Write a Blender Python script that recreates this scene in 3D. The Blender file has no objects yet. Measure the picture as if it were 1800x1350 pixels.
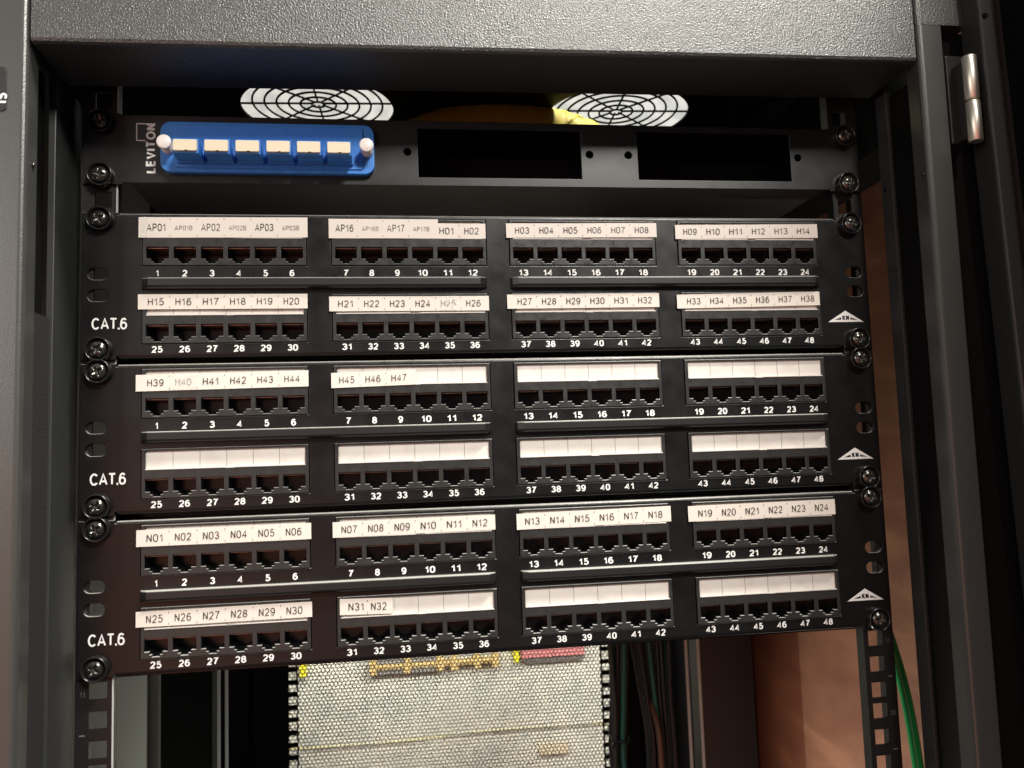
import bpy, bmesh, math, random
from mathutils import Vector, Matrix
from mathutils.geometry import tessellate_polygon
R = math.radians
rnd = random.Random(7)
sc = bpy.context.scene
COL = sc.collection

# ------------------------------------------------------------------ camera
cam_d = bpy.data.cameras.new('camera')
cam = bpy.data.objects.new('camera', cam_d)
COL.objects.link(cam)
cam.location = (-0.068635, -0.512795, -0.154579)
cam.rotation_euler = (1.662387, 0.0337885, -0.140150)
cam_d.lens = 30.0
cam_d.sensor_width = 36.0
cam_d.clip_start = 0.01
cam_d.clip_end = 50
cam_d.dof.use_dof = True
cam_d.dof.focus_distance = 0.525
cam_d.dof.aperture_fstop = 12
sc.camera = cam

# ------------------------------------------------------------------ world: dim room, reddish brown low on the left
w = bpy.data.worlds.new('World')
sc.world = w
w.use_nodes = True
nt = w.node_tree
nt.nodes.clear()
out = nt.nodes.new('ShaderNodeOutputWorld')
bg = nt.nodes.new('ShaderNodeBackground')
tc = nt.nodes.new('ShaderNodeTexCoord')
def lobe(direction, a, b):
    d = nt.nodes.new('ShaderNodeVectorMath'); d.operation = 'DOT_PRODUCT'
    v = Vector(direction).normalized()
    d.inputs[1].default_value = v
    nt.links.new(tc.outputs['Generated'], d.inputs[0])
    m = nt.nodes.new('ShaderNodeMapRange'); m.interpolation_type = 'SMOOTHSTEP'
    m.inputs['From Min'].default_value = a; m.inputs['From Max'].default_value = b
    nt.links.new(d.outputs['Value'], m.inputs['Value'])
    return m.outputs['Result']
def wmix(fac, c0, c1):
    m = nt.nodes.new('ShaderNodeMix'); m.data_type = 'RGBA'
    nt.links.new(fac, m.inputs[0])
    if isinstance(c0, tuple): m.inputs[6].default_value = c0 + (1,)
    else: nt.links.new(c0, m.inputs[6])
    m.inputs[7].default_value = c1 + (1,)
    return m.outputs[2]
c = wmix(lobe((-0.62, -1, 0.10), 0.86, 0.99), (0.085, 0.085, 0.09), (0.45, 0.45, 0.44))
c = wmix(lobe((-0.42, -1, -0.34), 0.88, 0.985), c, (1.15, 0.40, 0.24))
nt.links.new(c, bg.inputs['Color'])
bg.inputs['Strength'].default_value = 0.8
nt.links.new(bg.outputs[0], out.inputs['Surface'])

# ------------------------------------------------------------------ lamps (two ceiling fixtures, a left lamp, added unseen fills at the back)
def area(name, loc, target, sx, sy, power, col):
    d = bpy.data.lights.new(name, 'AREA')
    d.shape = 'RECTANGLE'; d.size = sx; d.size_y = sy
    d.energy = power; d.color = col
    o = bpy.data.objects.new(name, d); COL.objects.link(o)
    o.location = loc
    o.rotation_euler = (Vector(target) - Vector(loc)).to_track_quat('-Z', 'Y').to_euler()
    return o
area('ceiling_lamp', (0.60, -0.68, 1.55), (0.05, -0.1, -0.15), 0.4, 0.12, 52, (1.0, 0.95, 0.86))
area('far_ceiling_lamp', (0.85, -2.35, 1.60), (0.05, 0, 0), 0.6, 0.5, 100, (1.0, 0.96, 0.89))
area('left_room_lamp', (-1.15, -1.30, 0.22), (0, 0, -0.1), 0.5, 0.6, 6.5, (1.0, 0.95, 0.89))
area('rear_wall_fill', (0.05, 0.70, -0.22), (0.05, 1.25, -0.55), 0.9, 0.12, 13.5, (1.0, 0.98, 0.88))  # added lamp hidden behind the rear door, brightens the back wall
lp = area('rear_side_fill', (0.05, 0.31, -0.80), (0.30, 0.13, -0.42), 0.2, 0.1, 0.48, (1.0, 0.95, 0.88))  # added unseen lamp inside the cabinet, brightens the plywood like bounced light
lp.data.spread = R(52)
lp = area('rear_left_fill', (-0.04, 0.29, -0.85), (-0.28, 0.37, -0.42), 0.1, 0.1, 0.16, (1.0, 1.0, 0.88))  # added unseen lamp, brightens the left side panel and rear edges
lp.data.spread = R(50)

sc.view_settings.view_transform = 'Standard'
sc.view_settings.look = 'None'
sc.view_settings.exposure = 0.0
sc.view_settings.gamma = 1.0
sc.view_settings.use_curve_mapping = False
sc.render.engine = 'CYCLES'
try:
    sc.cycles.use_denoising = True
    sc.cycles.max_bounces = 8
    sc.cycles.caustics_reflective = False
    sc.cycles.caustics_refractive = False
except Exception:
    pass

# ------------------------------------------------------------------ materials
def mat(name, col, rough=0.5, metal=0.0, spec=0.5, bump=None, rvar=None, cvar=None, coat=0.0, coat_rough=0.1):
    """bump=(scale, strength, distance_mm, detail); rvar=(scale, amount); cvar=(scale, other colour, lo, hi)"""
    m = bpy.data.materials.new(name); m.use_nodes = True
    t = m.node_tree; b = t.nodes['Principled BSDF']
    b.inputs['Base Color'].default_value = (*col, 1)
    b.inputs['Roughness'].default_value = rough
    b.inputs['Metallic'].default_value = metal
    b.inputs['Specular IOR Level'].default_value = spec
    b.inputs['Coat Weight'].default_value = coat
    b.inputs['Coat Roughness'].default_value = coat_rough
    tcn = t.nodes.new('ShaderNodeTexCoord')
    def noise(scale, detail=3.0):
        n = t.nodes.new('ShaderNodeTexNoise'); n.inputs['Scale'].default_value = scale
        n.inputs['Detail'].default_value = detail
        t.links.new(tcn.outputs['Object'], n.inputs['Vector']); return n
    if bump:
        n = noise(bump[0], bump[3] if len(bump) > 3 else 2.0)
        bn = t.nodes.new('ShaderNodeBump'); bn.inputs['Strength'].default_value = bump[1]
        bn.inputs['Distance'].default_value = bump[2] * 0.001
        t.links.new(n.outputs['Fac'], bn.inputs['Height'])
        t.links.new(bn.outputs['Normal'], b.inputs['Normal'])
        if coat: t.links.new(bn.outputs['Normal'], b.inputs['Coat Normal'])
    if rvar:
        n = noise(rvar[0], 5.0)
        mr = t.nodes.new('ShaderNodeMapRange')
        mr.inputs['From Min'].default_value = 0.3; mr.inputs['From Max'].default_value = 0.7
        mr.inputs['To Min'].default_value = rough - rvar[1]; mr.inputs['To Max'].default_value = rough + rvar[1]
        t.links.new(n.outputs['Fac'], mr.inputs['Value']); t.links.new(mr.outputs['Result'], b.inputs['Roughness'])
    if cvar:
        n = noise(cvar[0], 6.0)
        mr = t.nodes.new('ShaderNodeMapRange')
        mr.inputs['From Min'].default_value = cvar[2]; mr.inputs['From Max'].default_value = cvar[3]
        t.links.new(n.outputs['Fac'], mr.inputs['Value'])
        mx = t.nodes.new('ShaderNodeMix'); mx.data_type = 'RGBA'
        mx.inputs[6].default_value = (*col, 1); mx.inputs[7].default_value = (*cvar[1], 1)
        t.links.new(mr.outputs['Result'], mx.inputs[0]); t.links.new(mx.outputs[2], b.inputs['Base Color'])
    return m

M = {}
M['panel'] = mat('panel_black_paint', (0.006, 0.006, 0.0063), 0.30, bump=(900, 0.10, 0.08), rvar=(60, 0.06))
M['panel_plain'] = mat('panel_plain_black', (0.0065, 0.0065, 0.007), 0.36, bump=(900, 0.10, 0.08), rvar=(60, 0.05))  # panel black without the pale painted highlights
M['bar'] = mat('bar_black_paint', (0.014, 0.014, 0.0145), 0.36, bump=(900, 0.12, 0.08))
M['module'] = mat('module_plastic', (0.026, 0.026, 0.026), 0.33, bump=(2500, 0.10, 0.05), rvar=(200, 0.08), cvar=(150, (0.036, 0.035, 0.033), 0.45, 0.7))
M['jack'] = mat('jack_plastic', (0.011, 0.011, 0.012), 0.22)
M['contact'] = mat('contact_metal', (0.60, 0.40, 0.31), 0.38, metal=1.0)
M['white_ink'] = mat('white_ink', (0.82, 0.82, 0.80), 0.5)
M['grey_ink'] = mat('grey_ink', (0.13, 0.13, 0.13), 0.6)
M['paper'] = mat('label_paper', (0.70, 0.665, 0.62), 0.55, bump=(260, 0.25, 0.15), cvar=(90, (0.62, 0.575, 0.53), 0.5, 0.75), coat=0.3, coat_rough=0.2)
M['crease'] = mat('paper_line', (0.22, 0.20, 0.18), 0.7)
M['tape'] = mat('label_tape', (0.76, 0.70, 0.635), 0.30, bump=(130, 0.22, 0.35, 4), coat=0.35, coat_rough=0.12)
M['tape_ink'] = mat('label_ink', (0.035, 0.032, 0.03), 0.5)
M['tape_faint'] = mat('label_faint_ink', (0.20, 0.18, 0.165), 0.5)
M['clear'] = mat('clear_cover_plastic', (0.66, 0.62, 0.58), 0.18)
M['screw'] = mat('screw_black_zinc', (0.10, 0.098, 0.09), 0.22, metal=0.85, spec=0.7)
M['washer'] = mat('washer_plastic', (0.011, 0.011, 0.011), 0.22)
M['blue'] = mat('blue_plastic', (0.048, 0.235, 0.70), 0.36, bump=(1500, 0.06, 0.05), cvar=(300, (0.044, 0.215, 0.65), 0.4, 0.7))
M['cap'] = mat('dust_cap_plastic', (0.80, 0.70, 0.52), 0.40)
M['pin'] = mat('white_nylon', (0.80, 0.73, 0.70), 0.35)
M['void'] = mat('tray_black', (0.004, 0.004, 0.006), 0.5, spec=0.2)
M['tray'] = mat('tray_underside', (0.020, 0.020, 0.021), 0.5, bump=(900, 0.15, 0.08))
M['rail'] = mat('rail_black', (0.010, 0.010, 0.010), 0.38, bump=(1200, 0.12, 0.06))
M['steel'] = mat('bare_steel_edge', (0.55, 0.55, 0.53), 0.5)
M['gasket'] = mat('black_foam', (0.010, 0.010, 0.010), 0.85, bump=(700, 0.8, 0.6))
M['post'] = mat('post_grey_paint', (0.030, 0.031, 0.031), 0.45, bump=(1500, 0.12, 0.06))
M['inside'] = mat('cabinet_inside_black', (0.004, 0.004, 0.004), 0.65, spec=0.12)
M['side'] = mat('side_panel_grey', (0.30, 0.31, 0.285), 0.6, bump=(900, 0.1, 0.08))
M['mesh'] = mat('perforated_grey', (0.46, 0.45, 0.38), 0.5)
M['chrome'] = mat('nickel', (0.90, 0.85, 0.74), 0.42, metal=1.0)
M['green'] = mat('green_jacket', (0.012, 0.29, 0.070), 0.30)
M['yellow'] = mat('yellow_conduit', (0.74, 0.62, 0.13), 0.55)
M['teal'] = mat('teal_jacket', (0.008, 0.13, 0.115), 0.4)
M['slate'] = mat('slate_jacket', (0.030, 0.048, 0.052), 0.4)
M['navy'] = mat('navy_jacket', (0.012, 0.016, 0.026), 0.4)
M['rust'] = mat('brown_jacket', (0.15, 0.075, 0.050), 0.5)
M['gold'] = mat('tan_plastic', (0.50, 0.36, 0.14), 0.5)
M['pink'] = mat('pink_plastic', (0.50, 0.16, 0.17), 0.5)
M['brightyellow'] = mat('bright_yellow', (0.80, 0.72, 0.01), 0.5)
M['paleyellow'] = mat('pale_yellow', (0.60, 0.56, 0.22), 0.5)
M['paleorange'] = mat('pale_orange', (0.56, 0.47, 0.33), 0.6)
M['greypl'] = mat('grey_bracket', (0.16, 0.16, 0.15), 0.6)
M['sticker'] = mat('sticker_dark', (0.020, 0.020, 0.020), 0.35)

def lit_tops(m, base, col, lo=.55, hi=.95):  # paints lamp highlights as a pale colour on up-facing faces
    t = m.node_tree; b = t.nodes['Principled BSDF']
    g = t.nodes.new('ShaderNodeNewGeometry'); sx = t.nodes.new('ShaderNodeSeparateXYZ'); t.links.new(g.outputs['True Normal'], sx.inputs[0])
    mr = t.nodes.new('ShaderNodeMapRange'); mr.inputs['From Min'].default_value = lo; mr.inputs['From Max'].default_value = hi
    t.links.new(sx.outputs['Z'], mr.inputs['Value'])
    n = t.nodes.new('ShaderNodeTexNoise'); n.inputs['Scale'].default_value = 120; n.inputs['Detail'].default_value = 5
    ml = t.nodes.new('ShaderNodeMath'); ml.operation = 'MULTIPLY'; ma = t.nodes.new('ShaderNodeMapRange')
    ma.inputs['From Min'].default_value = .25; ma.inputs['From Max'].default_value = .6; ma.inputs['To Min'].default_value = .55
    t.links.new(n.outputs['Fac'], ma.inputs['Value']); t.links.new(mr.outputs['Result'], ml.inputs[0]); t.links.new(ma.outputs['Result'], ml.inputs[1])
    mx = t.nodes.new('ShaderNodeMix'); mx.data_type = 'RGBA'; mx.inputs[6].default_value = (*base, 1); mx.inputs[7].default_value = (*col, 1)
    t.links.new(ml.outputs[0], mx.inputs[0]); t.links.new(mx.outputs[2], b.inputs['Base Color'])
lit_tops(M['bar'], (0.014, 0.014, 0.0145), (0.58, 0.57, 0.53), .3, .9)
lit_tops(M['module'], (0.027, 0.027, 0.0265), (0.62, 0.61, 0.58), .4, .9)
lit_tops(M['panel'], (0.006, 0.006, 0.0063), (0.45, 0.44, 0.41), .3, .9)
def powder(nm, scale, strength, k=1.0):
    m = bpy.data.materials.new(nm); m.use_nodes = True
    t = m.node_tree; b = t.nodes['Principled BSDF']
    b.inputs['Base Color'].default_value = (0.044 * k, 0.045 * k, 0.0425 * k, 1)
    b.inputs['Roughness'].default_value = 0.33
    b.inputs['Specular IOR Level'].default_value = 0.85
    tcn = t.nodes.new('ShaderNodeTexCoord')
    n = t.nodes.new('ShaderNodeTexNoise'); n.inputs['Scale'].default_value = scale; n.inputs['Detail'].default_value = 2.5
    n.inputs['Distortion'].default_value = 0.4
    t.links.new(tcn.outputs['Object'], n.inputs['Vector'])
    bn = t.nodes.new('ShaderNodeBump'); bn.inputs['Strength'].default_value = strength; bn.inputs['Distance'].default_value = 0.0007
    t.links.new(n.outputs['Fac'], bn.inputs['Height']); t.links.new(bn.outputs['Normal'], b.inputs['Normal'])
    return m
M['powder'] = powder('textured_powder_coat', 1000, .72)
M['powder_fine'] = powder('fine_powder_coat', 1300, .16, 1.05)

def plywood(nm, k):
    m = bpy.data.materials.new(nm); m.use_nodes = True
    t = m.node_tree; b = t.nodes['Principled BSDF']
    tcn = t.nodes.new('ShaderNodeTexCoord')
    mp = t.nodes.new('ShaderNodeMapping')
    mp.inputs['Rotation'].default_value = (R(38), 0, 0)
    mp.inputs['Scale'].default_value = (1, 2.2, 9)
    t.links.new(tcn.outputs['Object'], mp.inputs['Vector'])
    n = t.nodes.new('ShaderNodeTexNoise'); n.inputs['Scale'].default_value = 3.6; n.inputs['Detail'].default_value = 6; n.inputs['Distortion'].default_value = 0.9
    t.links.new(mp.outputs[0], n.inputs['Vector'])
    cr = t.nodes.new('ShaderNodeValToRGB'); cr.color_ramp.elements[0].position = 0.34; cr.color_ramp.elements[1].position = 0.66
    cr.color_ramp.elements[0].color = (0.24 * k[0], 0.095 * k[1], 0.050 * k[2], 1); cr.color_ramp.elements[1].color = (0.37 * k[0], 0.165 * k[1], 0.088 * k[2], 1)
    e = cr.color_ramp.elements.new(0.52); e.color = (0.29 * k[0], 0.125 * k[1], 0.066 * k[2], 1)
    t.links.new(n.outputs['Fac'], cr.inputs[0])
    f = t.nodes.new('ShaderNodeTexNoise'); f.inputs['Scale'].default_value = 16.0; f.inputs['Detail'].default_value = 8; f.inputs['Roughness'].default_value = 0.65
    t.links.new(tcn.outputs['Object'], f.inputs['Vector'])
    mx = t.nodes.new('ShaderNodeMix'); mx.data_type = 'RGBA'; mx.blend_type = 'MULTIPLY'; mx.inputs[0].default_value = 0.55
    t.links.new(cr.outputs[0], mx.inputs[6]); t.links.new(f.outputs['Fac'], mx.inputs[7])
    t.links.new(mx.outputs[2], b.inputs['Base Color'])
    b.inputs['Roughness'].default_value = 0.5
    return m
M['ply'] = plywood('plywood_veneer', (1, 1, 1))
M['ply_shaded'] = plywood('shaded_veneer', (.62, .42, .30))  # darkened copy of the veneer, shade of the rear post put into colour

def wall_mat():
    m = mat('painted_wall', (0.56, 0.55, 0.475), 0.7, cvar=(30, (0.43, 0.445, 0.41), 0.42, 0.66))
    return m
M['wall'] = wall_mat()
M['wall_white'] = mat('cool_white_wall', (0.50, 0.53, 0.53), 0.7, cvar=(24, (0.36, 0.39, 0.39), 0.44, 0.64))  # cooler, greyer tone for the upper part of the wall
M['glare_film'] = mat('white_glare_film', (0.9, 0.89, 0.85), 0.10, spec=0.8, bump=(420, 1.0, 0.9, 3))  # see-through white film, its pale colour stands in for glare
M['glare_film'].node_tree.nodes['Principled BSDF'].inputs['Alpha'].default_value = 0.21

# ------------------------------------------------------------------ mesh builder (millimetres in, metres out)
class MB:
    def __init__(s):
        s.v = []; s.f = []; s.m = []; s.sm = []
    def add(s, vs, fs, mi=0, smooth=False):
        o = len(s.v); s.v += [tuple(p) for p in vs]
        for f in fs:
            s.f.append(tuple(i + o for i in f)); s.m.append(mi); s.sm.append(smooth)
    def box(s, x0, x1, y0, y1, z0, z1, b=0.0, mi=0):
        if b <= 0:
            vs = [(x, y, z) for x in (x0, x1) for y in (y0, y1) for z in (z0, z1)]
            s.add(vs, [(0, 1, 3, 2), (4, 6, 7, 5), (0, 4, 5, 1), (2, 3, 7, 6), (0, 2, 6, 4), (1, 5, 7, 3)], mi); return
        bm = bmesh.new(); bmesh.ops.create_cube(bm, size=1.0)
        for v in bm.verts:
            v.co = Vector(((x0 + x1) / 2 + v.co.x * (x1 - x0), (y0 + y1) / 2 + v.co.y * (y1 - y0), (z0 + z1) / 2 + v.co.z * (z1 - z0)))
        bmesh.ops.bevel(bm, geom=list(bm.edges), offset=b, segments=2, profile=0.5, affect='EDGES', clamp_overlap=True)
        bm.verts.index_update()
        s.add([v.co[:] for v in bm.verts], [[v.index for v in f.verts] for f in bm.faces], mi)
        bm.free()
    def plate(s, outer, holes, y0, th, bev=0.0, mi=0):
        """flat sheet in the XZ plane, front at y0, with bevelled rims"""
        def area2(p): return sum(p[i][0] * p[(i + 1) % len(p)][1] - p[(i + 1) % len(p)][0] * p[i][1] for i in range(len(p)))
        def off(p, d):      # move every edge to its left by d (inwards for a counter-clockwise loop)
            n = len(p); r = []
            for i in range(n):
                a = Vector(p[i - 1]); b_ = Vector(p[i]); c_ = Vector(p[(i + 1) % n])
                e1 = (b_ - a).normalized(); e2 = (c_ - b_).normalized()
                n1 = Vector((-e1.y, e1.x)); n2 = Vector((-e2.y, e2.x))
                k = n1 + n2; k = k / max(0.3, (1 + n1.dot(n2)))
                r.append(tuple(b_ + k * d))
            return r
        loops = []
        o = list(outer)
        if area2(o) < 0: o.reverse()
        loops.append(o)
        for h in holes:
            h = list(h)
            if area2(h) > 0: h.reverse()
            loops.append(h)
        front = [off(l, bev) if bev else l for l in loops]
        tri = tessellate_polygon([[Vector((p[0], p[1], 0)) for p in l] for l in front])
        s.add([(p[0], y0, p[1]) for l in front for p in l], tri, mi)
        tri = tessellate_polygon([[Vector((p[0], p[1], 0)) for p in l] for l in loops])
        s.add([(p[0], y0 + th, p[1]) for l in loops for p in l], tri, mi)
        for l, fr in zip(loops, front):
            n = len(l)
            rings = [[(p[0], y0, p[1]) for p in fr]]
            if bev:
                for a in (22.5, 45, 67.5, 90):
                    u, v = math.sin(R(a)), 1 - math.cos(R(a))
                    rings.append([(q[0] + (p[0] - q[0]) * u, y0 + bev * v, q[1] + (p[1] - q[1]) * u) for p, q in zip(l, fr)])
            rings.append([(p[0], y0 + th, p[1]) for p in l])
            vs = [v for r in rings for v in r]
            s.add(vs, [(k * n + i, k * n + (i + 1) % n, (k + 1) * n + (i + 1) % n, (k + 1) * n + i) for k in range(len(rings) - 1) for i in range(n)], mi)
    def tube(s, pts, r, seg=10, mi=0, caps=True):
        pts = [Vector(p) for p in pts]; n = len(pts)
        rf = r if callable(r) else (lambda i: r)
        up = None; rings = []
        for i, p in enumerate(pts):
            t = (pts[min(i + 1, n - 1)] - pts[max(i - 1, 0)]).normalized()
            if up is None: up = t.orthogonal().normalized()
            up = (up - t * up.dot(t)).normalized(); b_ = t.cross(up)
            rings.append([p + (up * math.cos(a) + b_ * math.sin(a)) * rf(i) for a in [2 * math.pi * k / seg for k in range(seg)]])
        s.add([v for r_ in rings for v in r_], [(i * seg + k, i * seg + (k + 1) % seg, (i + 1) * seg + (k + 1) % seg, (i + 1) * seg + k) for i in range(n - 1) for k in range(seg)], mi, True)
        if caps: s.add([v for v in rings[0]] + [v for v in rings[-1]], [tuple(range(seg)), tuple(range(2 * seg - 1, seg - 1, -1))], mi)
    def lathe(s, prof, cx, cz, seg=40, mi=0, y=0.0):
        """profile of (radius, y) round an axis along Y"""
        n = len(prof)
        vs = [(cx + r * math.cos(a), y + yy, cz + r * math.sin(a)) for r, yy in prof for a in [2 * math.pi * k / seg for k in range(seg)]]
        s.add(vs, [(i * seg + k, i * seg + (k + 1) % seg, (i + 1) * seg + (k + 1) % seg, (i + 1) * seg + k) for i in range(n - 1) for k in range(seg)], mi, True)
    def lathe_z(s, prof, cx, cy, seg=32, mi=0):
        n = len(prof)
        vs = [(cx + r * math.cos(a), cy + r * math.sin(a), z) for r, z in prof for a in [2 * math.pi * k / seg for k in range(seg)]]
        s.add(vs, [(i * seg + k, i * seg + (k + 1) % seg, (i + 1) * seg + (k + 1) % seg, (i + 1) * seg + k) for i in range(n - 1) for k in range(seg)], mi, True)
    def prism_z(s, poly, z0, z1, mi=0):
        n = len(poly)
        vs = [(x, y, z0) for x, y in poly] + [(x, y, z1) for x, y in poly]
        s.add(vs, [tuple(range(n)), tuple(range(2 * n - 1, n - 1, -1))] + [(i, (i + 1) % n, n + (i + 1) % n, n + i) for i in range(n)], mi)
    def build(s, name, mats, parent=None, label=None, loc=None, recalc=True):
        me = bpy.data.meshes.new(name)
        me.from_pydata([(a * .001, b * .001, c_ * .001) for a, b, c_ in s.v], [], s.f)
        for m_ in (mats if isinstance(mats, (list, tuple)) else [mats]): me.materials.append(M[m_])
        me.polygons.foreach_set('material_index', s.m)
        me.polygons.foreach_set('use_smooth', s.sm)
        me.update()
        if recalc:
            bm = bmesh.new(); bm.from_mesh(me); bmesh.ops.remove_doubles(bm, verts=bm.verts, dist=1e-7)
            bmesh.ops.recalc_face_normals(bm, faces=bm.faces); bm.to_mesh(me); bm.free()
        o = bpy.data.objects.new(name, me); COL.objects.link(o)
        if parent: o.parent = parent
        if loc: o.location = [k * .001 for k in loc]
        if label: o['label'] = label
        return o

def rect(x0, x1, z0, z1): return [(x0, z0), (x1, z0), (x1, z1), (x0, z1)]
def rrect(x0, x1, z0, z1, r, n=6):
    p = []
    for cx, cz, a0 in ((x1 - r, z0 + r, -90), (x1 - r, z1 - r, 0), (x0 + r, z1 - r, 90), (x0 + r, z0 + r, 180)):
        for k in range(n + 1):
            a = R(a0 + 90 * k / n); p.append((cx + r * math.cos(a), cz + r * math.sin(a)))
    q = []
    for a in p:
        if not q or (abs(a[0] - q[-1][0]) + abs(a[1] - q[-1][1])) > 1e-4: q.append(a)
    if abs(q[0][0] - q[-1][0]) + abs(q[0][1] - q[-1][1]) < 1e-4: q.pop()
    return q
def circ(cx, cz, r, n=24): return [(cx + r * math.cos(2 * math.pi * k / n), cz + r * math.sin(2 * math.pi * k / n)) for k in range(n)]

def thing(name, label, cat, loc=(0, 0, 0), group=None, kind=None):
    o = bpy.data.objects.new(name, None); COL.objects.link(o)
    o.location = [k * .001 for k in loc]; o.empty_display_size = 0.01
    tag(o, label, cat, group, kind)
    return o
def tag(o, label, cat, group=None, kind=None):
    o['label'] = label; o['category'] = cat
    if group: o['group'] = group
    if kind: o['kind'] = kind

# ------------------------------------------------------------------ lettering
def arc(cx, cy, rx, ry, a0, a1, n=12):
    return [(cx + rx * math.cos(R(a0 + (a1 - a0) * k / n)), cy + ry * math.sin(R(a0 + (a1 - a0) * k / n))) for k in range(n + 1)]
SIX = [arc(.26, .31, .26, .31, 0, 360, 22)[:-1] + ['o'], [(.47, .86), (.38, .97), (.27, 1), (.15, .95), (.05, .78), (.005, .5), (0, .31)]]
def turn(st): return [[p if p == 'o' else (.52 - p[0], 1 - p[1]) for p in q] for q in st]
FONT = {
 '0': (.52, [arc(.26, .70, .26, .30, 0, 180) + arc(.26, .30, .26, .30, 180, 360) + ['o']]),
 '1': (.34, [[(.0, .74), (.14, .80), (.27, 1.0), (.27, 0)]]),
 '2': (.52, [arc(.26, .72, .25, .28, 165, -30) + [(.40, .46), (.14, .22), (.02, 0), (.52, 0)]]),
 '3': (.52, [arc(.25, .755, .23, .245, 160, -88) + [(.19, .52)], arc(.25, .265, .27, .265, 75, -160)]),
 '4': (.56, [[(.42, 0), (.42, 1), (.0, .28), (.56, .28)]]),
 '5': (.52, [[(.48, 1), (.10, 1), (.04, .48)] + arc(.25, .32, .27, .32, 125, -155)]),
 '6': (.52, SIX), '9': (.52, turn(SIX)),
 '7': (.50, [[(0, 1), (.50, 1), (.36, .72), (.22, .36), (.16, 0)]]),
 '8': (.52, [arc(.26, .75, .215, .25, 0, 360, 20)[:-1] + ['o'], arc(.26, .26, .26, .26, 0, 360, 20)[:-1] + ['o']]),
 'A': (.66, [[(0, 0), (.33, 1), (.66, 0)], [(.12, .30), (.54, .30)]]),
 'P': (.52, [[(0, 0), (0, 1), (.28, 1)] + arc(.28, .735, .24, .265, 88, -90) + [(.06, .47)]]),
 'H': (.54, [[(0, 0), (0, 1)], [(.54, 0), (.54, 1)], [(.06, .52), (.48, .52)]]),
 'N': (.54, [[(0, 0), (0, 1)], [(.54, 0), (.54, 1)], [(.02, .96), (.52, .04)]]),
 'B': (.52, [[(.28, .53), (0, .53), (0, 1), (.28, 1)] + arc(.28, .765, .20, .235, 88, -88), [(0, .50), (0, 0), (.28, 0)] + arc(.28, .26, .24, .26, -88, 80)]),
 'C': (.66, [arc(.34, .5, .34, .5, 42, 318, 22)]),
 'T': (.60, [[(0, 1), (.60, 1)], [(.30, .92), (.30, 0)]]),
 'L': (.46, [[(0, 1), (0, 0), (.46, 0)]]),
 'E': (.48, [[(.48, 1), (0, 1), (0, 0), (.48, 0)], [(.08, .52), (.43, .52)]]),
 'V': (.64, [[(0, 1), (.32, 0), (.64, 1)]]),
 'I': (.0, [[(0, 0), (0, 1)]]),
 'O': (.76, [arc(.38, .5, .38, .5, 0, 360, 28)[:-1] + ['o']]),
 'K': (.54, [[(0, 0), (0, 1)], [(.54, 1), (.07, .42)], [(.2, .56), (.56, 0)]]),
 'S': (.52, [arc(.26, .75, .25, .25, 30, 255, 14) + arc(.26, .26, .26, .26, 70, -150, 14)]),
 '.': (.0, [[(0, 0), (0, .02)]]),
}
def ribbon(pts, t):
    closed = pts[-1] == 'o'
    if closed: pts = pts[:-1]
    P = [Vector(p) for p in pts]; q = [P[0]]
    for p in P[1:]:
        if (p - q[-1]).length > 1e-3: q.append(p)
    if closed and (q[0] - q[-1]).length < 1e-3: q.pop()
    n = len(q); L = []
    for i in range(n):
        a = q[i - 1] if (closed or i > 0) else None; c_ = q[(i + 1) % n] if (closed or i < n - 1) else None
        e1 = (q[i] - a).normalized() if a is not None else None
        e2 = (c_ - q[i]).normalized() if c_ is not None else None
        e1 = e1 or e2; e2 = e2 or e1
        k = Vector((-e1.y, e1.x)) + Vector((-e2.y, e2.x))
        k = k / max(.45, 1 + e1.dot(e2))
        L.append((q[i] + k * t / 2, q[i] - k * t / 2))
    vs = [tuple(p) for pr in L for p in pr]
    m_ = n if closed else n - 1
    return vs, [(2 * i, 2 * i + 1, 2 * ((i + 1) % n) + 1, 2 * ((i + 1) % n)) for i in range(m_)]
def write(mb, text, cx, cz, height, y, mi=0, width=None, bold=.12, gap=.13, rot=0.0, shear=0.0):
    """stroke lettering; bold = stroke thickness as a share of the cap height"""
    t = bold; x = t / 2; polys = []; s_ = 1 - t
    for ch in text:
        w_, strokes = FONT[ch]
        for k, st in enumerate(strokes):
            pts = [p if p == 'o' else (x + p[0] * s_, t / 2 + p[1] * s_) for p in st]
            if ch == '.': pts = [(x, 0), (x, t * 1.05)]
            polys.append((ribbon(pts, t), k))
        x += w_ * s_ + t + gap
    total = x - gap - t / 2
    sx = height if width is None else width / total
    ca, sa = math.cos(rot), math.sin(rot)
    for (vs, fs), k in polys:
        P = []
        for a, b in vs:
            a2, b2 = (a - total / 2) * sx, (b - .5) * height
            P.append((cx + a2 * ca - b2 * sa, y - k * .012, cz + a2 * sa + b2 * ca + shear * a2))
        mb.add(P, fs, mi)

# ================================================================== THE CABINET
cabinet = thing('network_cabinet', 'black steel network cabinet with textured front frame, open front and two round fan openings', 'cabinet', (0, 0, 0))
YF = -60.0
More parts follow.
